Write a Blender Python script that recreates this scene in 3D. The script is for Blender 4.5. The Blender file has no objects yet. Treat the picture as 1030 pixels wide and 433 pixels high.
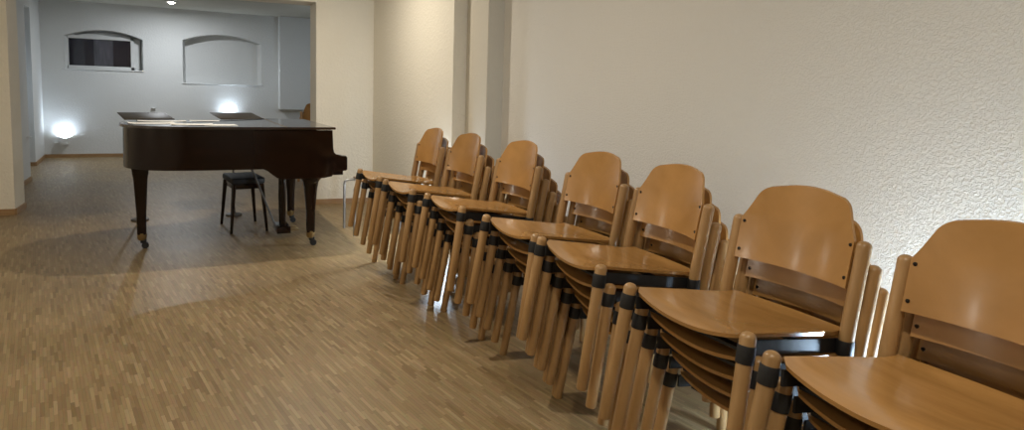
import bpy, bmesh, math, random
from mathutils import Vector, Matrix
random.seed(7)
S = bpy.context.scene
COL = S.collection
PI = math.pi
R = math.radians

# ---------------------------------------------------------------- helpers
def shade(me, ang=35):
    for p in me.polygons:
        p.use_smooth = True
    try:
        me.set_sharp_from_angle(angle=R(ang))
    except Exception:
        pass

def obj(name, bm, mat, parent=None, smooth=35):
    bmesh.ops.recalc_face_normals(bm, faces=bm.faces)
    me = bpy.data.meshes.new(name)
    bm.to_mesh(me); bm.free()
    me.materials.append(mat)
    if smooth: shade(me, smooth)
    o = bpy.data.objects.new(name, me)
    COL.objects.link(o)
    if parent: o.parent = parent
    return o

def thing(name, label, cat, loc=(0, 0, 0), rotz=0, group=None):
    o = bpy.data.objects.new(name, None)
    o.empty_display_size = .1
    COL.objects.link(o)
    o.location = loc; o.rotation_euler = (0, 0, rotz)
    o['label'] = label; o['category'] = cat
    if group: o['group'] = group
    return o

def tag(o, label, cat, group=None):
    o['label'] = label; o['category'] = cat
    if group: o['group'] = group
    return o

def struct(name, bm, mat, parent=None, smooth=0):
    o = obj(name, bm, mat, parent, smooth)
    if parent is None: o['kind'] = 'structure'
    return o

def dup(root, loc, rotz, label, group=None):
    r = root.copy(); COL.objects.link(r)
    r.location = loc; r.rotation_euler = (0, 0, rotz)
    r['label'] = label
    if group: r['group'] = group
    for ch in list(root.children):
        c = ch.copy(); COL.objects.link(c); c.parent = r
        for g in list(ch.children):
            d = g.copy(); COL.objects.link(d); d.parent = c
    return r

def add_box(bm, x0, x1, y0, y1, z0, z1, bev=0, seg=2):
    v = [bm.verts.new((x, y, z)) for x in (x0, x1) for y in (y0, y1) for z in (z0, z1)]
    F = [(0, 1, 3, 2), (4, 6, 7, 5), (0, 4, 5, 1), (2, 3, 7, 6), (0, 2, 6, 4), (1, 5, 7, 3)]
    fs = [bm.faces.new([v[i] for i in f]) for f in F]
    if bev:
        es = list({e for f in fs for e in f.edges})
        bmesh.ops.bevel(bm, geom=es, offset=bev, segments=seg, profile=.5, affect='EDGES')
    return bm

def box(*a, **k):
    return add_box(bmesh.new(), *a, **k)

def add_tube(bm, pts, radii, n=14, caps=True):
    """tube through pts with a radius per point"""
    pts = [Vector(p) for p in pts]
    if not isinstance(radii, (list, tuple)): radii = [radii] * len(pts)
    rings = []
    prev = None
    for i, p in enumerate(pts):
        a = pts[max(i - 1, 0)]; b = pts[min(i + 1, len(pts) - 1)]
        t = (b - a).normalized()
        if prev is None:
            ref = Vector((0, 1, 0)) if abs(t.y) < .9 else Vector((1, 0, 0))
            u = t.cross(ref).normalized()
        else:
            u = (prev - t * prev.dot(t)).normalized()
        prev = u
        w = t.cross(u)
        rings.append([bm.verts.new(p + (u * math.cos(2 * PI * k / n) + w * math.sin(2 * PI * k / n)) * radii[i]) for k in range(n)])
    for r0, r1 in zip(rings, rings[1:]):
        for k in range(n):
            bm.faces.new((r0[k], r0[(k + 1) % n], r1[(k + 1) % n], r1[k]))
    if caps:
        bm.faces.new(rings[0][::-1]); bm.faces.new(rings[-1])
    return bm

def tube(*a, **k):
    return add_tube(bmesh.new(), *a, **k)

def dowel(p0, p1, r, r0=None, dome=.8, n=16):
    """turned wooden dowel with a rounded top and an eased foot"""
    p0 = Vector(p0); p1 = Vector(p1); d = (p1 - p0); L = d.length; d.normalize()
    r0 = r0 or r
    pts, rad = [p0, p0 + d * .006], [r0 * .82, r0]
    pts.append(p0 + d * L * .5); rad.append((r0 + r) / 2)
    h = r * dome
    for k in range(6):
        a = k / 5 * PI / 2 * .96
        pts.append(p1 - d * h + d * h * math.sin(a)); rad.append(r * math.cos(a) if k else r)
    return tube(pts, rad, n)

def add_prism(bm, pts, lo, hi, axis='z', bev=0, seg=2):
    """outline pts extruded along axis"""
    def mk(a, b, c):
        return {'z': (a, b, c), 'y': (a, c, b), 'x': (c, a, b)}[axis]
    A = [bm.verts.new(mk(p[0], p[1], lo)) for p in pts]
    B = [bm.verts.new(mk(p[0], p[1], hi)) for p in pts]
    n = len(pts)
    fa = bm.faces.new(A); fb = bm.faces.new(B[::-1])
    for i in range(n):
        bm.faces.new((A[i], B[i], B[(i + 1) % n], A[(i + 1) % n]))
    if bev:
        es = list(fa.edges) + list(fb.edges)
        bmesh.ops.bevel(bm, geom=es, offset=bev, segments=seg, profile=.5, affect='EDGES')
    return bm

def prism(*a, **k):
    return add_prism(bmesh.new(), *a, **k)

def add_lathe(bm, prof, cx=0, cy=0, n=20, sq=0):
    """prof = (radius, z); sq>0 squares the section off"""
    rings = []
    for r, z in prof:
        ring = []
        for k in range(n):
            a = 2 * PI * (k + .5) / n
            c, s = math.cos(a), math.sin(a)
            m = 1
            if sq: m = (abs(c) ** sq + abs(s) ** sq) ** (-1 / sq)
            ring.append(bm.verts.new((cx + r * m * c, cy + r * m * s, z)))
        rings.append(ring)
    for a, b in zip(rings, rings[1:]):
        for k in range(n):
            bm.faces.new((a[k], a[(k + 1) % n], b[(k + 1) % n], b[k]))
    bm.faces.new(rings[0][::-1]); bm.faces.new(rings[-1])
    return bm

def lathe(*a, **k):
    return add_lathe(bmesh.new(), *a, **k)

def spline(P, n=6, closed=False):
    """Catmull-Rom through P"""
    out = []
    m = len(P)
    rng = range(m if closed else m - 1)
    g = (lambda i: P[i % m]) if closed else (lambda i: P[min(max(i, 0), m - 1)])
    for i in rng:
        p0, p1, p2, p3 = (Vector(g(i + k)) for k in (-1, 0, 1, 2))
        for k in range(n):
            t = k / n
            out.append(.5 * ((2 * p1) + (p2 - p0) * t + (2 * p0 - 5 * p1 + 4 * p2 - p3) * t * t + (3 * p1 - p0 - 3 * p2 + p3) * t ** 3))
    if not closed: out.append(Vector(P[-1]))
    return out

# ---------------------------------------------------------------- materials
def base_mat(name, col, rough=.5, metal=0, coat=0, emit=None, es=0, spec=.5):
    m = bpy.data.materials.new(name); m.use_nodes = True
    b = m.node_tree.nodes['Principled BSDF']
    b.inputs['Base Color'].default_value = (*col, 1)
    b.inputs['Roughness'].default_value = rough
    b.inputs['Metallic'].default_value = metal
    b.inputs['Coat Weight'].default_value = coat
    b.inputs['Coat Roughness'].default_value = .12
    b.inputs['Specular IOR Level'].default_value = spec
    if emit:
        b.inputs['Emission Color'].default_value = (*emit, 1)
        b.inputs['Emission Strength'].default_value = es
    return m, m.node_tree.nodes, m.node_tree.links, b

def noise_mat(name, c1, c2, scale, rough=.5, stretch=(1, 1, 1), bump=0, bscale=None, bdist=.01, metal=0, coat=0, detail=4, spec=.5, vary=0):
    m, N, L, b = base_mat(name, c1, rough, metal, coat, spec=spec)
    tc = N.new('ShaderNodeTexCoord'); mp = N.new('ShaderNodeMapping')
    mp.inputs['Scale'].default_value = stretch
    L.new(tc.outputs['Object'], mp.inputs['Vector'])
    vec = mp.outputs['Vector']
    if vary:
        oi = N.new('ShaderNodeObjectInfo')
        ad = N.new('ShaderNodeVectorMath'); ad.operation = 'MULTIPLY_ADD'
        ad.inputs[1].default_value = (37, 37, 37)
        cb = N.new('ShaderNodeCombineXYZ')
        for k in range(3): L.new(oi.outputs['Random'], cb.inputs[k])
        L.new(cb.outputs[0], ad.inputs[0]); L.new(vec, ad.inputs[2])
        vec = ad.outputs[0]
    nz = N.new('ShaderNodeTexNoise'); nz.inputs['Scale'].default_value = scale; nz.inputs['Detail'].default_value = detail
    L.new(vec, nz.inputs['Vector'])
    rp = N.new('ShaderNodeValToRGB')
    rp.color_ramp.elements[0].color = (*c1, 1); rp.color_ramp.elements[1].color = (*c2, 1)
    rp.color_ramp.elements[0].position = .3; rp.color_ramp.elements[1].position = .7
    L.new(nz.outputs['Fac'], rp.inputs['Fac'])
    out = rp.outputs['Color']
    if vary:
        hs = N.new('ShaderNodeHueSaturation')
        mr = N.new('ShaderNodeMapRange'); mr.inputs['To Min'].default_value = 1 - vary; mr.inputs['To Max'].default_value = 1 + vary
        L.new(oi.outputs['Random'], mr.inputs['Value']); L.new(mr.outputs[0], hs.inputs['Value'])
        L.new(out, hs.inputs['Color']); out = hs.outputs['Color']
    L.new(out, b.inputs['Base Color'])
    if bump:
        n2 = N.new('ShaderNodeTexNoise'); n2.inputs['Scale'].default_value = bscale or scale; n2.inputs['Detail'].default_value = 3
        L.new(tc.outputs['Object'], n2.inputs['Vector'])
        bp = N.new('ShaderNodeBump'); bp.inputs['Strength'].default_value = bump; bp.inputs['Distance'].default_value = bdist
        L.new(n2.outputs['Fac'], bp.inputs['Height']); L.new(bp.outputs['Normal'], b.inputs['Normal'])
    return m

def plaster_mat(name, c1, c2, strength, dist, scale=42):
    """rough stippled roller plaster: ridges and pits"""
    m, N, L, b = base_mat(name, c1, .62, spec=.35)
    tc = N.new('ShaderNodeTexCoord')
    big = N.new('ShaderNodeTexNoise'); big.inputs['Scale'].default_value = .7
    L.new(tc.outputs['Object'], big.inputs['Vector'])
    rp = N.new('ShaderNodeValToRGB')
    rp.color_ramp.elements[0].color = (*c1, 1); rp.color_ramp.elements[1].color = (*c2, 1)
    L.new(big.outputs['Fac'], rp.inputs['Fac']); L.new(rp.outputs['Color'], b.inputs['Base Color'])
    w = N.new('ShaderNodeTexNoise'); w.inputs['Scale'].default_value = scale * .6
    L.new(tc.outputs['Object'], w.inputs['Vector'])
    mx = N.new('ShaderNodeMixRGB'); mx.inputs['Fac'].default_value = .03
    L.new(tc.outputs['Object'], mx.inputs[1]); L.new(w.outputs['Color'], mx.inputs[2])
    n1 = N.new('ShaderNodeTexNoise'); n1.inputs['Scale'].default_value = scale; n1.inputs['Detail'].default_value = 2.5; n1.inputs['Roughness'].default_value = .55
    L.new(mx.outputs[0], n1.inputs['Vector'])
    mr = N.new('ShaderNodeMapRange'); mr.interpolation_type = 'SMOOTHSTEP'
    mr.inputs['From Min'].default_value = .38; mr.inputs['From Max'].default_value = .66
    L.new(n1.outputs['Fac'], mr.inputs['Value'])
    bp = N.new('ShaderNodeBump'); bp.inputs['Strength'].default_value = strength; bp.inputs['Distance'].default_value = dist
    L.new(mr.outputs[0], bp.inputs['Height']); L.new(bp.outputs['Normal'], b.inputs['Normal'])
    return m

def parquet_mat():
    m, N, L, b = base_mat('industrial_parquet', (.3, .2, .1), .36, spec=.45)
    geo = N.new('ShaderNodeNewGeometry')
    mp = N.new('ShaderNodeMapping'); mp.vector_type = 'POINT'
    mp.inputs['Rotation'].default_value = (0, 0, R(-8.6))
    L.new(geo.outputs['Position'], mp.inputs['Vector'])
    sp = N.new('ShaderNodeSeparateXYZ'); L.new(mp.outputs[0], sp.inputs[0])
    def math_(op, a, bv=None, c=None):
        n = N.new('ShaderNodeMath'); n.operation = op
        for i, v in enumerate((a, bv, c)):
            if v is None: continue
            if isinstance(v, (int, float)): n.inputs[i].default_value = v
            else: L.new(v, n.inputs[i])
        return n.outputs[0]
    u = math_('DIVIDE', sp.outputs['X'], .0145)
    row = math_('FLOOR', u)
    wn = N.new('ShaderNodeTexWhiteNoise'); wn.noise_dimensions = '1D'; L.new(row, wn.inputs['W'])
    v = math_('ADD', math_('DIVIDE', sp.outputs['Y'], .14), wn.outputs['Value'])
    cell = math_('FLOOR', v)
    cb = N.new('ShaderNodeCombineXYZ'); L.new(row, cb.inputs[0]); L.new(cell, cb.inputs[1])
    w2 = N.new('ShaderNodeTexWhiteNoise'); w2.noise_dimensions = '2D'; L.new(cb.outputs[0], w2.inputs['Vector'])
    rp = N.new('ShaderNodeValToRGB'); e = rp.color_ramp.elements
    cols = [(0, FL[0]), (.16, FL[1]), (.5, FL[2]), (.84, FL[3]), (1, FL[4])]
    e[0].position, e[0].color = 0, (*cols[0][1], 1); e[1].position, e[1].color = 1, (*cols[-1][1], 1)
    for p_, c_ in cols[1:-1]:
        q = e.new(p_); q.color = (*c_, 1)
    L.new(w2.outputs['Value'], rp.inputs['Fac'])
    # grain
    gm = N.new('ShaderNodeMapping'); gm.inputs['Scale'].default_value = (160, 9, 1); L.new(mp.outputs[0], gm.inputs['Vector'])
    gn = N.new('ShaderNodeTexNoise'); gn.inputs['Scale'].default_value = 1; L.new(gm.outputs[0], gn.inputs['Vector'])
    mx = N.new('ShaderNodeMixRGB'); mx.blend_type = 'MULTIPLY'; mx.inputs['Fac'].default_value = .35
    L.new(rp.outputs['Color'], mx.inputs[1]); L.new(gn.outputs['Color'], mx.inputs[2])
    # wear: broad lighter and darker areas
    bn = N.new('ShaderNodeTexNoise'); bn.inputs['Scale'].default_value = 1.1; bn.inputs['Detail'].default_value = 3
    L.new(mp.outputs[0], bn.inputs['Vector'])
    mr = N.new('ShaderNodeMapRange'); mr.inputs['From Min'].default_value = .3; mr.inputs['From Max'].default_value = .7
    mr.inputs['To Min'].default_value = .86; mr.inputs['To Max'].default_value = 1.14
    L.new(bn.outputs['Fac'], mr.inputs['Value'])
    hs = N.new('ShaderNodeHueSaturation'); L.new(mx.outputs[0], hs.inputs['Color']); L.new(mr.outputs[0], hs.inputs['Value'])
    # seams
    fu = math_('FRACT', u); fv = math_('FRACT', v)
    su = math_('LESS_THAN', fu, .07); sv = math_('LESS_THAN', fv, .012)
    sm = math_('MULTIPLY', math_('MAXIMUM', su, sv), .45)
    m2 = N.new('ShaderNodeMixRGB'); m2.inputs[2].default_value = (.06, .035, .015, 1)
    L.new(sm, m2.inputs['Fac']); L.new(hs.outputs['Color'], m2.inputs[1])
    L.new(m2.outputs[0], b.inputs['Base Color'])
    rr = N.new('ShaderNodeMapRange'); rr.inputs['To Min'].default_value = .36; rr.inputs['To Max'].default_value = .50
    L.new(bn.outputs['Fac'], rr.inputs['Value']); L.new(rr.outputs[0], b.inputs['Roughness'])
    bp = N.new('ShaderNodeBump'); bp.inputs['Strength'].default_value = .25; bp.inputs['Distance'].default_value = .0015
    L.new(w2.outputs['Value'], bp.inputs['Height']); L.new(bp.outputs['Normal'], b.inputs['Normal'])
    return m

FL = [(.225, .148, .065), (.275, .186, .085), (.305, .21, .10), (.335, .234, .114), (.40, .29, .152)]
M = {}
M['floor'] = parquet_mat()
M['rough'] = plaster_mat('rough_plaster', (.70, .672, .612), (.74, .712, .65), .6, .003, 98)
M['plaster'] = plaster_mat('plaster', (.74, .69, .58), (.78, .73, .62), .35, .006)
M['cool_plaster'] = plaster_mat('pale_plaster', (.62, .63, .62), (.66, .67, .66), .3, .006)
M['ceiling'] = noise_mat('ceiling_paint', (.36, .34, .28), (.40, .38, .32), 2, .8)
M['base'] = noise_mat('oak_baseboard', (.28, .16, .07), (.36, .22, .10), 6, .45, (1, 1, 8))
M['beech_ply'] = noise_mat('varnished_beech_plywood', (.37, .190, .056), (.455, .24, .078), 5, .25, (6, 1.2, 1.2), coat=.35, vary=.10)
M['beech'] = noise_mat('beech_dowel', (.325, .183, .070), (.41, .243, .100), 6, .36, (6, 6, 1), coat=.2, vary=.12)
M['black_steel'] = noise_mat('black_steel', (.008, .008, .009), (.014, .014, .015), 30, .6)
M['screw'] = noise_mat('dark_screw', (.015, .012, .01), (.03, .025, .02), 80, .35, metal=.6)
M['mahogany'] = noise_mat('dark_mahogany', (.007, .0028, .0016), (.013, .0046, .0024), 3, .13, (1, 5, 9), coat=.05, spec=.28)
M['lid'] = noise_mat('polished_lid', (.020, .010, .006), (.030, .015, .009), 3, .2, (1, 6, 6), coat=.6)
M['brass'] = noise_mat('dull_brass', (.30, .21, .09), (.42, .30, .14), 20, .35, metal=.9)
M['rubber'] = noise_mat('black_rubber', (.006, .006, .006), (.012, .012, .012), 40, .5)
M['leather'] = noise_mat('black_leatherette', (.006, .006, .007), (.012, .012, .013), 60, .65, bump=.2, bscale=300, bdist=.001)
M['paper'] = noise_mat('white_paper', (.88, .87, .84), (.92, .91, .88), 8, .7)
M['ivory'] = noise_mat('ivory_keys', (.75, .72, .62), (.80, .77, .68), 8, .3)
M['chrome'] = noise_mat('steel_tube', (.36, .36, .36), (.44, .44, .44), 20, .35, metal=.85)
M['white_plastic'] = noise_mat('white_plastic', (.75, .75, .74), (.8, .8, .79), 10, .4)
M['lamp_white'] = noise_mat('lamp_housing', (.60, .60, .58), (.66, .66, .64), 10, .5)
M['stand'] = noise_mat('dark_lacquered_metal', (.07, .06, .05), (.085, .075, .065), 20, .45)
M['frame'] = noise_mat('painted_window_frame', (.62, .63, .62), (.68, .69, .68), 8, .5)
M['night'] = noise_mat('night_behind', (.045, .04, .055), (.065, .06, .075), 2, .6)
g, N_, L_, b_ = base_mat('window_glass', (.8, .8, .85), .03)
b_.inputs['Transmission Weight'].default_value = 1
M['glass'] = g
M['bulb'] = base_mat('glowing_bulb', (1, 1, 1), .4, emit=(.86, .93, 1), es=60)[0]
M['bulb_warm'] = base_mat('glowing_spot', (1, 1, 1), .4, emit=(1, .93, .8), es=40)[0]

# ---------------------------------------------------------------- the setting
ZC = 2.80      # ceiling of the front room
ZB = 2.73      # ceiling of the back room
XM = 2.36      # main right wall
XA = 2.10      # right wall next to the opening
YB = 13.7      # back wall
struct('floor', box(-3.6, 4.2, -3.2, 14.2, -.1, 0), M['floor'])
# right wall, with its two steps before the opening
struct('wall_right', box(XM, XM + .3, -3.0, 4.69, 0, ZC), M['rough'])
b = prism([(XA, 5.11), (XA, 7.56), (XM + .3, 7.56), (XM + .3, 5.11)], 0, ZC, bev=.006)
struct('wall_right_pilaster', b, M['plaster'])
struct('wall_right_step', box(2.218, XM + .3, 4.69, 5.109, 0, ZC, bev=.006), plaster_mat('shade_tinted_plaster', (.56, .52, .44), (.60, .56, .47), .3, .004))  # step of the same wall; its shade is put into a darker plaster colour
# wall with the wide opening (slightly skewed in plan)
def yo(x): return 7.89 - (x + 1.4) * .0945
b = prism([(1.458, yo(1.458)), (XA + .2, yo(XA + .2)), (XA + .2, 7.98), (1.458, 7.98)], 0, ZC, bev=.012)
add_box(b, XA + .1, 3.6, 7.6, 7.98, 0, ZC)
struct('wall_opening_right', b, M['plaster'])
b = prism([(-3.6, yo(-3.6)), (-1.4, yo(-1.4)), (-1.385, yo(-1.4) + .39), (-3.6, yo(-3.6) + .39)], 0, ZC, bev=.03, seg=3)
struct('wall_opening_left', b, M['plaster'])
b = prism([(-1.6, yo(-1.6) + .002), (1.6, yo(1.6) + .002), (1.6, 7.98), (-1.6, 8.27)], 2.305, ZC)
struct('wall_opening_lintel', b, M['plaster'])
struct('wall_front_left', box(-2.8, -2.6, -3.0, 7.9, 0, ZC), M['plaster'])
struct('wall_behind', box(-3.6, XM + .3, -3.2, -3.0, 0, ZC), M['plaster'])
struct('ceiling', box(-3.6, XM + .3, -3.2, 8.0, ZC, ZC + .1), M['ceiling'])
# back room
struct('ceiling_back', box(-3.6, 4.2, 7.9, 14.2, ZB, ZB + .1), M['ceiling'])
b = box(-1.9, -1.69, 8.2, 10.57, 0, ZB)
add_box(b, -1.9, -1.70, 10.57, 11.0, 2.32, ZB)
struct('wall_left', b, M['cool_plaster'])
struct('wall_left_pier', prism([(-2.9, 12.4), (-1.915, 12.4), (-1.985, 13.72), (-2.9, 13.72)], 0, ZB, bev=.008), M['cool_plaster'])
struct('wall_left_recess', box(-2.9, -2.75, 8.2, 12.5, 0, ZB), M['cool_plaster'])
struct('wall_back_right', box(3.9, 4.1, 7.9, 14, 0, ZB), M['cool_plaster'])

def arch(x0, x1, z0, z1, rise, n=10):
    """outline of an opening with a segmental arch"""
    P = [(x0, z0), (x1, z0)]
    for k in range(n + 1):
        t = k / n
        P.append((x1 + (x0 - x1) * t, z1 + rise * (1 - (2 * t - 1) ** 2)))
    return P

def wall_with_holes(holes, x0, x1, z0, z1, y0, y1):
    """back wall with arched holes: face with holes filled by triangle fill"""
    bm = bmesh.new()
    def loop(P):
        vs = [bm.verts.new((p[0], y0, p[1])) for p in P]
        return [bm.edges.new((vs[i], vs[(i + 1) % len(vs)])) for i in range(len(vs))], vs
    E = []
    e, _ = loop([(x0, z0), (x1, z0), (x1, z1), (x0, z1)]); E += e
    loops = []
    for h in holes:
        e, vs = loop(h); E += e; loops.append(vs)
    bmesh.ops.triangle_fill(bm, use_beauty=True, use_dissolve=False, edges=E)
    for vs, h in zip(loops, holes):
        cx = sum(p[0] for p in h) / len(h); cz = (min(p[1] for p in h) + max(p[1] for p in h)) / 2
        back = [bm.verts.new((p[0] + (cx - p[0]) * .07, y1, p[1])) for p in h]
        n = len(vs)
        for i in range(n):
            bm.faces.new((vs[i], vs[(i + 1) % n], back[(i + 1) % n], back[i]))
        bm.faces.new(back)
    return bm
H1 = arch(-1.645, -.455, 1.565, 2.13, .13)
H2 = arch(.19, 1.565, 1.375, 2.17, .14)
struct('wall_back', wall_with_holes([H1, H2], -2.9, 4.1, 0, ZB, YB, YB + .26), M['cool_plaster'])
struct('wall_back_backing', box(-2.9, 4.1, YB + .30, YB + .4, 0, ZB), M['cool_plaster'])
struct('trim_1', box(1.885, 4.0, 13.52, YB + .01, .905, ZB, bev=.006), M['cool_plaster'])
# window sills of the two niches: a slim rendered lip
struct('trim_2', box(-1.68, -.44, YB - .02, YB + .24, 1.548, 1.568, bev=.004), M['frame'])
struct('trim_3', box(.17, 1.585, YB - .02, YB + .24, 1.358, 1.378, bev=.004), M['frame'])
# the window in the left niche
wx0, wx1, wz0, wz1 = -1.555, -.70, 1.58, 2.14
wf = prism(arch(-1.60, -.505, 1.57, 2.13, .09), YB + .20, YB + .25, axis='y')
wf = struct('window_1', wf, M['frame']); 
fr = bmesh.new()
for a in ((-1.66, -1.60, 1.57, 2.16), (-.655, -.60, 1.57, 2.16), (-1.66, -.60, 1.57, 1.625), (-1.66, -.60, 2.10, 2.16)):
    add_box(fr, a[0], a[1], YB + .15, YB + .20, a[2], a[3], bev=.004)
struct('window_frame', fr, M['frame'], wf)
struct('pane', box(-1.61, -.64, YB + .17, YB + .176, 1.615, 2.11), M['glass'], wf)
struct('curtain', box(-1.225, -.93, YB + .178, YB + .186, 1.62, 2.10, bev=.002), noise_mat('grey_curtain', (.20, .20, .22), (.34, .34, .36), 9, .7, (4, 1, .5)), wf)
struct('dark_opening', box(-1.61, -.64, YB + .188, YB + .197, 1.61, 2.11), M['night'], wf)

# baseboards
def base(name, pts, h=.06, t=.014):
    bm = bmesh.new()
    for p, q in zip(pts, pts[1:]):
        p = Vector((*p, 0)); q = Vector((*q, 0)); d = (q - p).normalized(); n = Vector((d.y, -d.x, 0)) * t
        A = [p, q, q + n, p + n]
        lo = [bm.verts.new(a) for a in A]; hi = [bm.verts.new(a + Vector((0, 0, h))) for a in A]
        bm.faces.new(lo[::-1]); bm.faces.new(hi)
        for i in range(4): bm.faces.new((lo[i], lo[(i + 1) % 4], hi[(i + 1) % 4], hi[i]))
    return struct(name, bm, M['base'])
base('baseboard_back', [(-1.985, YB), (4.0, YB)])
base('baseboard_opening_right', [(1.458, 7.98), (1.458, yo(1.458)), (XA, yo(XA))])
base('baseboard_opening_left', [(-3.4, yo(-3.4)), (-1.4, yo(-1.4)), (-1.385, yo(-1.4) + .39)])
base('baseboard_right', [(XA, 7.56), (XA, 5.11), (2.218, 5.11), (2.218, 4.69), (XM, 4.69), (XM, -3.0)])
base('baseboard_left', [(-1.69, 8.3), (-1.69, 10.57)])
base('baseboard_left_pier', [(-2.7, 12.4), (-1.915, 12.4), (-1.985, YB)])

# ---------------------------------------------------------------- stacking chairs
RZ = .0225
def rear_x(z):
    """centre line of the rear post (local x, + towards the back)"""
    return .432 + (max(0, z - .36)) * .19
def seat_bm():
    nu, nv, t = 22, 18, .012
    bm = bmesh.new()
    top = []
    for i in range(nu + 1):
        u = i / nu
        row = []
        for j in range(nv + 1):
            v = j / nv * 2 - 1
            av = abs(v)
            hw = .230 - .014 * u ** 2
            # front lip bulges out between the legs, its corners cut back round the legs
            xf = -.010 * (1 - av ** 2.2) + .022 * max(0, (av - .88) / .12)
            xr = .462 - .012 * av ** 2
            x = xf + (xr - xf) * u
            z = .447 - .066 * u
            dish = .024 * (1 - av ** 2) * math.sin(PI * min(1, u * .75 + .25)) 
            z -= dish
            roll = max(0, 1 - u / .24)
            z -= .020 * roll ** 2 * (1 - av ** 2.0)
            if u > .85: z += .010 * ((u - .85) / .15) ** 2
            row.append((x, v * hw, z))
        top.append(row)
    vt = [[bm.verts.new(p) for p in r] for r in top]
    vb = [[bm.verts.new((p[0] + .002, p[1] * .992, p[2] - t)) for p in r] for r in top]
    for i in range(nu):
        for j in range(nv):
            bm.faces.new((vt[i][j], vt[i + 1][j], vt[i + 1][j + 1], vt[i][j + 1]))
            bm.faces.new((vb[i][j], vb[i][j + 1], vb[i + 1][j + 1], vb[i + 1][j]))
    for i in range(nu):
        bm.faces.new((vt[i][0], vb[i][0], vb[i + 1][0], vt[i + 1][0]))
        bm.faces.new((vt[i][nv], vt[i + 1][nv], vb[i + 1][nv], vb[i][nv]))
    for j in range(nv):
        bm.faces.new((vt[0][j], vt[0][j + 1], vb[0][j + 1], vb[0][j]))
        bm.faces.new((vt[nu][j], vb[nu][j], vb[nu][j + 1], vt[nu][j + 1]))
    return bm

BZ0, BZ1, ZP = .515, .792, .662
def back_half_width(s):
    """half width of the back panel at height fraction s"""
    z = BZ0 + (BZ1 - BZ0) * s
    W = .214
    if z <= ZP: return W
    t = (z - ZP) / (BZ1 - ZP)
    h = W - .056 * t ** .85
    if t > .62:                        # rounded upper corners
        q = (t - .62) / .38
        h -= .055 * (1 - math.sqrt(max(0, 1 - q ** 2.6)))
    return h
def back_x(y, z):
    return rear_x(z) - .022 + .038 * (1 - (y / .224) ** 2) + .05 * max(0, (z - .67)) ** 1.0
def backrest_bm():
    nu, nv, t = 30, 18, .011
    bm = bmesh.new()
    T, B = [], []
    for i in range(nu + 1):
        s = (i / nu) ** .75
        hw = back_half_width(s)
        rt, rb = [], []
        for j in range(nv + 1):
            v = j / nv * 2 - 1
            y = v * hw
            z = BZ0 + (BZ1 - BZ0) * s + (.012 * (1 - v * v) - .012) * s ** 3
            x = back_x(y, z)
            rt.append(bm.verts.new((x, y, z))); rb.append(bm.verts.new((x + t, y, z + .002)))
        T.append(rt); B.append(rb)
    for i in range(nu):
        for j in range(nv):
            bm.faces.new((T[i][j], T[i][j + 1], T[i + 1][j + 1], T[i + 1][j]))
            bm.faces.new((B[i][j], B[i + 1][j], B[i + 1][j + 1], B[i][j + 1]))
        bm.faces.new((T[i][0], T[i + 1][0], B[i + 1][0], B[i][0]))
        bm.faces.new((T[i][nv], B[i][nv], B[i + 1][nv], T[i + 1][nv]))
    for j in range(nv):
        bm.faces.new((T[0][j], B[0][j], B[0][j + 1], T[0][j + 1]))
        bm.faces.new((T[nu][j], T[nu][j + 1], B[nu][j + 1], B[nu][j]))
    return bm

def ring_collar(p0, p1, r):
    return tube([p0, Vector(p0).lerp(Vector(p1), .06), Vector(p0).lerp(Vector(p1), .94), p1], [r * .96, r, r, r * .96], 18)

FW = .243     # half distance between front legs at the top
RW = .237
def make_chair(label, group):
    t = thing('stacking_chair', label, 'chair', group=group)
    obj('seat', seat_bm(), M['beech_ply'], t)
    bk = obj('backrest', backrest_bm(), M['beech_ply'], t)
    for sy in (-1, 1):
        for zz in (.545, .645):
            p = Vector((back_x(sy * .203, zz) - .0005, sy * .203, zz))
            obj('screw', tube([p + Vector((.003, 0, 0)), p + Vector((-.0012, 0, 0)), p + Vector((-.0022, 0, 0))], [.0058, .0058, .0035], 10), M['screw'], bk)
    for sy in (-1, 1):
        f0, f1 = Vector((-.075, sy * (FW + .017), 0)), Vector((0, sy * FW, .46))
        obj('leg', dowel(f0, f1, RZ, RZ * .92), M['beech'], t)
        P = [(rear_x(0), sy * (RW + .010), 0), (rear_x(.2), sy * (RW + .004), .2), (rear_x(.34), sy * RW, .34), (rear_x(.40), sy * RW, .40), (rear_x(.52), sy * RW, .52)]
        zt = ZP
        pts = [Vector(p) for p in P]; rad = [RZ * .92] + [RZ] * 4
        d = Vector((.20, 0, 1)).normalized()
        end = Vector((rear_x(zt), sy * RW, zt))
        for k in range(6):
            a = k / 5 * PI / 2 * .96
            pts.append(end - d * RZ * .8 + d * RZ * .8 * math.sin(a)); rad.append(RZ * math.cos(a) if k else RZ)
        obj('leg', tube(pts, rad, 16), M['beech'], t)
        # black steel side rail with a sleeve round each leg
        fr_ = lambda z: f0.lerp(f1, z / .46)
        yr = sy * (RW - .0255)
        bm = prism([(-.002, .424), (-.002, .382), (.435, .318), (.435, .360)], min(yr - .0035, yr + .0035), max(yr - .0035, yr + .0035), axis='y')
        rl = obj('side_rail', bm, M['black_steel'], t)
        obj('leg_sleeve', ring_collar(fr_(.376), fr_(.424), RZ + .0025), M['black_steel'], rl)
        obj('leg_sleeve', ring_collar((rear_x(.318), sy * RW, .318), (rear_x(.364), sy * RW, .364), RZ + .0025), M['black_steel'], rl)
    for x, z in ((.07, .372), (.37, .330)):
        obj('cross_bar', box(x - .012, x + .012, -RW + .028, RW - .028, z - .006, z + .004), M['black_steel'], t)
    return t

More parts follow.
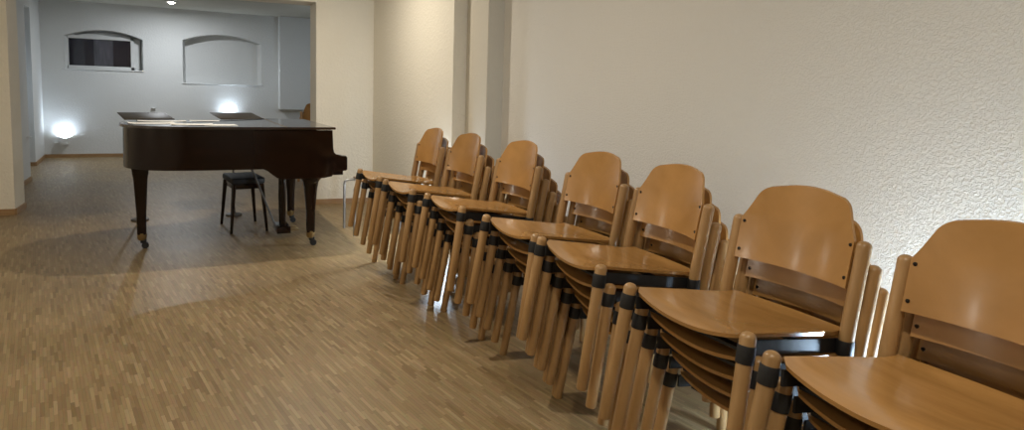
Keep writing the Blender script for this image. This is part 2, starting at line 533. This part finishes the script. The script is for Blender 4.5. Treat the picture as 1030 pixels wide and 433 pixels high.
DX, DZ = .048, .074
LEVEL = ['bottom chair', 'second-lowest chair', 'middle chair', 'second-highest chair', 'topmost chair']
STACKS = [  # (front leg X of the top chair, Y of the middle, turn, where)
    (1.263, 4.62, 2, 'farthest stack, beside the piano'),
    (1.284, 3.985, 3, 'second stack from the piano'),
    (1.336, 3.34, 2, 'third stack from the piano'),
    (1.368, 2.605, 1, 'fourth stack, middle of the seven'),
    (1.354, 2.075, -4, 'fifth stack from the piano'),
    (1.303, 1.380, 1, 'sixth stack, beside the nearest one'),
    (1.255, .792, -1, 'nearest stack, cut by right edge'),
]
proto = None
for si, (xf, yc, rot, where) in enumerate(STACKS):
    for k in range(5):
        lab = 'beech stacking chair, %s of the %s' % (LEVEL[k], where)
        grp = 'chairs stacked along the right wall'
        a = R(rot + random.uniform(-.5, .5))
        back = (4 - k) * DX
        # the leg line of the top chair is the reference; turn about the seat middle
        cx = xf + back + random.uniform(-.003, .003)
        loc = (cx, yc + random.uniform(-.004, .004), k * DZ)
        if proto is None:
            proto = make_chair(lab, grp); proto.scale = (.968,) * 3; proto.location = loc; proto.rotation_euler = (0, 0, a)
        else:
            dup(proto, loc, a, lab, grp)
LEV6 = ['bottom', 'second from the bottom', 'third from the bottom', 'third from the top', 'second from the top', 'topmost']
for k in range(6):
    dup(proto, (1.83, 8.95 + (5 - k) * DX, k * DZ), R(90), 'beech stacking chair, %s of the stack in the back room' % LEV6[k], 'chairs stacked in the back room')

# ---------------------------------------------------------------- grand piano
PO = Vector((.45, 6.1, 0))
piano = thing('grand_piano', 'dark mahogany baby grand piano with closed lid and sheet music on top', 'piano', PO)
def L_(pts): return [(p[0] - PO.x, p[1] - PO.y) for p in pts]
def outline(d=0, x1=1.19):
    """plan of the piano, tail at -X; d insets it"""
    near = 5.40 + d; far = 6.85 - d
    tail = [(.62, near), (.36, near + .004), (.12, near + .022), (-.09, 5.475 + d), (-.255 + d * .6, 5.59 + d * .7), (-.350 + d, 5.76 + d * .3), (-.372 + d, 5.96), (-.335 + d, 6.16 - d * .3), (-.19 + d * .6, 6.33 - d * .8), (-.02, 6.43 - d), (.18, 6.475 - d), (.36, 6.53 - d), (.52, 6.63 - d), (.66, 6.75 - d), (.82, 6.83 - d), (.98, far)]
    P = [(x1, near)] + [tuple(v) for v in spline(tail, 5)] + [(x1, far)]
    return L_([(p[0], p[1]) for p in P])
obj('case', prism(outline(.022, 1.04), .685, 1.0, bev=.003), M['mahogany'], piano, 20)
ld = outline(0, .80)
obj('lid', prism(ld, 1.001, 1.021, bev=.005), M['lid'], piano, 20)
fl = L_([(.803, 5.40), (1.19, 5.40), (1.19, 6.85), (.99, 6.85), (.803, 6.822)])
obj('lid_flap', prism(fl, 1.001, 1.021, bev=.005), M['lid'], piano, 20)
hb = tube([(.8015 - PO.x, 5.42 - PO.y, 1.021), (.8015 - PO.x, 6.80 - PO.y, 1.021)], .004, 8)
obj('hinge', hb, M['brass'], piano)
# cheeks: the arm profile at the keyboard end
prof = [(.56, .995), (.56, .70), (.63, .690), (.665, .672), (.695, .640), (.735, .610), (.80, .600), (1.10, .600), (1.165, .612), (1.178, .632), (1.182, .656), (1.280, .656), (1.292, .668), (1.292, .766), (1.282, .780), (1.225, .782), (1.196, .790), (1.178, .812), (1.171, .845), (1.170, .995)]
pr = [(p[0] - PO.x, p[1]) for p in prof]
for y0, y1 in ((5.419, 5.505), (6.745, 6.831)):
    obj('cheek', prism(pr, y0 - PO.y, y1 - PO.y, axis='y', bev=.004), M['mahogany'], piano, 20)
obj('keybed', box(.74 - PO.x, 1.275 - PO.x, 5.50 - PO.y, 6.75 - PO.y, .612, .672, bev=.004), M['mahogany'], piano, 20)
obj('key_slip', box(1.262 - PO.x, 1.284 - PO.x, 5.50 - PO.y, 6.75 - PO.y, .660, .725, bev=.003), M['mahogany'], piano, 20)
obj('fallboard', box(1.075 - PO.x, 1.10 - PO.x, 5.50 - PO.y, 6.75 - PO.y, .735, .985, bev=.004), M['mahogany'], piano, 20)
bm = bmesh.new()
kw = 1.22 / 52
for i in range(52):
    y = 5.515 + kw * i
    add_box(bm, 1.10 - PO.x, 1.255 - PO.x, y + .0006 - PO.y, y + kw - .0006 - PO.y, .70, .738)
obj('white_keys', bm, M['ivory'], piano, 0)
bm = bmesh.new()
for i in range(51):
    if (i % 7) in (1, 4): continue
    y = 5.515 + kw * (i + 1)
    add_box(bm, 1.10 - PO.x, 1.20 - PO.x, y - .005 - PO.y, y + .005 - PO.y, .73, .749)
obj('black_keys', bm, M['rubber'], piano, 0)
for i, (x, y, top, fl_) in enumerate(((-.237, 5.951, .69, .088), (1.024, 5.60, .605, .135), (1.024, 6.65, .615, .135))):
    x -= PO.x; y -= PO.y
    pf = [(.033, .118), (.036, .30), (.050, top - .13), (.053, top - .10), (.058, top - .075)]
    n = 6
    for k in range(1, n + 1):
        t = k / n
        pf.append((.058 + (fl_ - .058) * (1 - math.sqrt(1 - t * t)), top - .075 + .072 * t))
    pf.append((fl_, top + .002))
    lg = obj('leg', lathe(pf, x, y, 24, sq=5), M['mahogany'], piano, 40)
    obj('ferrule', lathe([(.026, .070), (.034, .085), (.036, .125), (.032, .130)], x, y, 16), M['brass'], lg)
    bm = bmesh.new()
    add_box(bm, x - .012, x + .032, y - .021, y + .021, .046, .075, bev=.006)
    add_tube(bm, [(x + .022, y - .017, .0265), (x + .022, y + .017, .0265)], .026, 18)
    obj('caster', bm, M['rubber'], lg)
# pedal lyre
ly = obj('pedal_lyre', box(.80 - PO.x, .915 - PO.x, 5.93 - PO.y, 6.20 - PO.y, .045, .105, bev=.006), M['mahogany'], piano)
for y in (6.00, 6.13):
    obj('lyre_post', tube([(.862 - PO.x, y - PO.y, .10), (.862 - PO.x, y - PO.y, .35), (.862 - PO.x, y - PO.y, .62)], [.020, .024, .020], 14), M['mahogany'], ly)
    obj('lyre_brace', tube([(.80 - PO.x, y - PO.y, .10), (.58 - PO.x, y - PO.y, .69)], .005, 8), M['stand'], ly)
for y in (5.985, 6.065, 6.145):
    obj('pedal', prism([(.90 - PO.x, y - .012 - PO.y), (.965 - PO.x, y - .017 - PO.y), (.995 - PO.x, y - .008 - PO.y), (.995 - PO.x, y + .008 - PO.y), (.965 - PO.x, y + .017 - PO.y), (.90 - PO.x, y + .012 - PO.y)], .058, .066, bev=.002), M['brass'], ly)

# sheets on the lid
def sheet(x, y, rot, w, h, label, z=1.0222, curl=.0):
    bm = bmesh.new(); n = 8
    vs = []
    for i in range(n + 1):
        u = i / n - .5
        zz = z + curl * (u * 2) ** 4
        vs.append((bm.verts.new((u * w, -h / 2, zz)), bm.verts.new((u * w, h / 2, zz)), bm.verts.new((u * w, -h / 2, zz + .0012)), bm.verts.new((u * w, h / 2, zz + .0012))))
    for a, b2 in zip(vs, vs[1:]):
        bm.faces.new((a[2], b2[2], b2[3], a[3])); bm.faces.new((a[0], a[1], b2[1], b2[0]))
        bm.faces.new((a[0], b2[0], b2[2], a[2])); bm.faces.new((a[1], a[3], b2[3], b2[1]))
    bm.faces.new((vs[0][0], vs[0][2], vs[0][3], vs[0][1])); bm.faces.new((vs[-1][0], vs[-1][1], vs[-1][3], vs[-1][2]))
    o = obj('sheet_music', bm, M['paper'], None, 0)
    o.location = (x, y, 0); o.rotation_euler = (0, 0, R(rot))
    return tag(o, label, 'paper', 'sheets of music on the piano lid')
sheet(-.15, 5.86, 6, .32, .22, 'white sheet at the tail corner of the piano lid, leftmost of the front row', curl=.006)
sheet(.135, 5.70, -3, .297, .21, 'white sheet in the middle of the front row on the piano lid', z=1.0238, curl=.004)
sheet(.335, 5.66, 4, .24, .19, 'white sheet at the right end of the front row on the piano lid')
sheet(-.08, 6.22, 2, .36, .17, 'white sheet lying at the back of the piano lid, left of two', curl=.004)
sheet(.25, 6.34, -2, .24, .14, 'white sheet lying at the back of the piano lid, right of two')

# ---------------------------------------------------------------- bench under the piano
bn = thing('piano_bench', 'small bench with black padded seat and four splayed dark legs under the piano', 'bench', (.582, 6.545, 0), R(6))
obj('seat', box(-.145, .145, -.235, .235, .445, .502, bev=.016, seg=3), M['leather'], bn)
obj('apron', box(-.132, .132, -.222, .222, .400, .446, bev=.003), M['mahogany'], bn)
for sx in (-1, 1):
    for sy in (-1, 1):
        obj('leg', tube([(sx * .155, sy * .245, 0), (sx * .121, sy * .208, .44)], [.012, .020], 10), M['mahogany'], bn)

# ---------------------------------------------------------------- music stands behind the piano
def music_stand(x, y, z, rot, px, label):
    t = thing('music_stand', label, 'music stand', (px, y, 0), R(rot), 'music stands behind the piano')
    off = Matrix.Rotation(-R(rot), 3, 'Z') @ Vector((x - px, 0, 0))
    bm = box(-.21, .21, -.20, .20, -.003, .003, bev=.001)
    add_box(bm, -.21, .21, -.203, -.200, -.003, .010)
    d = obj('desk', bm, M['stand'], t); d.location = (off.x, off.y, z); d.rotation_euler = (R(7), 0, 0)
    obj('pole', tube([(0, 0, .10), (0, 0, .6), (0, 0, .61), (0, 0, z - .004)], [.011, .011, .008, .008], 10), M['stand'], t)
    obj('clamp', tube([(0, 0, .585), (0, 0, .625)], .016, 10), M['stand'], t)
    obj('base', lathe([(.076, 0), (.08, .006), (.074, .020), (.02, .030), (.013, .10)], 0, 0, 24), M['stand'], t)
music_stand(-.23, 7.2, 1.022, 12, -.30, 'dark music stand with flat desk behind the tail of the piano')
music_stand(.585, 7.2, 1.031, 12, .545, 'dark music stand with flat desk behind the middle of the piano')

# ---------------------------------------------------------------- steel tube stool behind the far stack
st = thing('steel_stool', 'grey tubular steel stool mostly hidden behind the farthest stack of chairs', 'stool', (1.67, 6.02, 0))
for y in (-.20, .20):
    P = [(-.215, y, 0), (-.215, y, .43)] + [(-.215 + .04 * (1 - math.cos(a)), y, .43 + .04 * math.sin(a)) for a in (R(30), R(60), R(90))] + [(.175, y, .47)]
    P += [(.175 + .04 * math.sin(a), y, .43 + .04 * math.cos(a)) for a in (R(30), R(60), R(90))] + [(.215, y, 0)]
    obj('leg_frame', tube(P, .0125, 12), M['chrome'], st)
obj('seat', box(-.13, .16, -.21, .21, .483, .50, bev=.006), M['beech_ply'], st)

# ---------------------------------------------------------------- wall lamps and small fittings
def uplight(name_label, x, y, z, nx, ny, group='uplights on the walls', glow=True):
    """open-topped box lamp; (nx,ny) points away from the wall"""
    t = thing('wall_uplight', name_label, 'lamp', (x, y, z), math.atan2(ny, nx), group)
    bm = bmesh.new()
    for a in ((0, .008, -.06, .06), (.082, .09, -.06, .06), (.008, .082, -.06, -.052), (.008, .082, .052, .06)):
        add_box(bm, a[0], a[1], a[2], a[3], 0, .12)
    add_box(bm, .008, .082, -.052, .052, 0, .01)
    obj('housing', bm, M['lamp_white'], t, 0)
    obj('bulb', lathe([(.008, .01), (.016, .03), (.026, .08), (.026, .105), (.018, .123), (.006, .13)], .045, 0, 16), M['bulb'], t)
    return t
def lamp(kind, name, loc, energy, col, size, rot=(0, 0, 0), spot=None, blend=.6):
    l = bpy.data.lights.new(name, kind); l.energy = energy; l.color = col
    if kind == 'AREA':
        l.shape = 'DISK'; l.size = size
    else: l.shadow_soft_size = size
    if kind == 'SPOT':
        l.spot_size = R(spot); l.spot_blend = blend
    o = bpy.data.objects.new(name, l); COL.objects.link(o); o.location = loc; o.rotation_euler = rot
    return o
COOL = (.70, .84, 1.0)
WARM = (1.0, .91, .77)
uplight('white box uplight glowing low on the back wall, left end', -1.68, YB, .235, 0, -1)
uplight('white box uplight on the back wall, hidden behind the piano', .97, YB, .635, 0, -1)
uplight('white box uplight on the right wall behind the farthest chair stack', XA, 5.25, .235, -1, 0)
uplight('white box uplight on the right wall behind the nearest chair stack', XM, 0.90, .235, -1, 0)
lamp('POINT', 'uplight_glow_left', (-1.68, YB - .045, .325), 90, COOL, .035)
lamp('POINT', 'uplight_glow_piano', (.97, YB - .045, .725), 90, COOL, .035)
lamp('POINT', 'uplight_glow_far', (XA - .06, 5.22, .46), 32, COOL, .035)
lamp('POINT', 'uplight_glow_near', (XM - .17, 0.92, .36), 58, (.55, .76, 1.0), .035)
lamp('POINT', 'right_niche_glow', (2.75, 11.6, 1.7), 16, COOL, .1)
lamp('POINT', 'recess_glow', (-2.3, 11.5, 1.2), 8, COOL, .1)

# little socket beside the left uplight, a socket on the back wall, one on the left wall
def socket(loc, rotz, label):
    t = thing('wall_socket', label, 'socket', loc, rotz)
    obj('plate', box(0, .008, -.036, .036, -.036, .036, bev=.003), M['white_plastic'], t)
    obj('insert', lathe([(.018, .0), (.018, .002)], 0, 0, 16), M['lamp_white'], t)
    c = t.children[-1]; c.rotation_euler = (0, PI / 2, 0); c.location = (.008, 0, 0)
    return t
socket((-1.80, YB, .27), R(-90), 'white wall socket beside the glowing uplight on the back wall')
socket((-.31, YB, .90), R(-90), 'small pale wall socket on the back wall above the piano lid')
socket((-1.69, 10.45, .60), 0, 'white wall socket on the left wall of the back room')

sp = thing('ceiling_spotlight', 'bright round ceiling spotlight in the back room', 'lamp', (.017, 12.5, ZB))
obj('trim_ring', lathe([(.085, -.022), (.085, 0), (.05, 0), (.05, -.022)], 0, 0, 24), M['lamp_white'], sp)
obj('bulb', lathe([(.049, -.004), (.052, -.02), (.035, -.040), (.01, -.048)], 0, 0, 20), M['bulb_warm'], sp)
lamp('AREA', 'spot_back_room', (.017, 12.5, ZB - .06), 36, (.90, .95, 1), .1)

# warm ceiling downlights of the front room (above the picture)
for i, (x, y, e) in enumerate(((1.0, 5.80, 37), (.35, 3.1, 33), (.45, .3, 28), (-1.9, 4.5, 7), (-1.6, 0.8, 14))):
    lamp('AREA', 'downlight_%s' % ('piano', 'middle', 'near', 'left', 'left_near')[i], (x, y, ZC - .03), e, WARM, .10)
# glow of the lamps along the left wall, outside the picture
for i, y in enumerate((2.2, 4.4, 6.6)):
    lamp('POINT', 'left_wall_glow_%s' % ('near', 'middle', 'far')[i], (-2.42, y, 1.25), 5.5, (1, .93, .82), .06)

# ---------------------------------------------------------------- world, camera, view
w = bpy.data.worlds.new('World'); S.world = w; w.use_nodes = True
w.node_tree.nodes['Background'].inputs[0].default_value = (.9, .88, .85, 1)
w.node_tree.nodes['Background'].inputs[1].default_value = .02

cam = bpy.data.cameras.new('Camera')
co = bpy.data.objects.new('Camera', cam); COL.objects.link(co)
f, cy, yaw, pitch, roll = 652.0, 159.0, R(27.72), R(5.55), R(-1.71)
fw = Vector((math.sin(yaw) * math.cos(pitch), math.cos(yaw) * math.cos(pitch), -math.sin(pitch)))
rt = Vector((math.cos(yaw), -math.sin(yaw), 0)); dn = fw.cross(rt)
c_, s_ = math.cos(roll), math.sin(roll)
r2 = rt * c_ + dn * s_; d2 = dn * c_ - rt * s_
m3 = Matrix((r2, -d2, -fw)).transposed()
co.matrix_world = Matrix.Translation((0, 0, 1.33)) @ m3.to_4x4()
cam.sensor_fit = 'HORIZONTAL'; cam.sensor_width = 36
cam.lens = f / 1030 * 36
cam.shift_y = -(216.5 - cy) / 1030
cam.clip_start = .05; cam.clip_end = 60
S.camera = co
S.view_settings.view_transform = 'Standard'
S.view_settings.exposure = 0
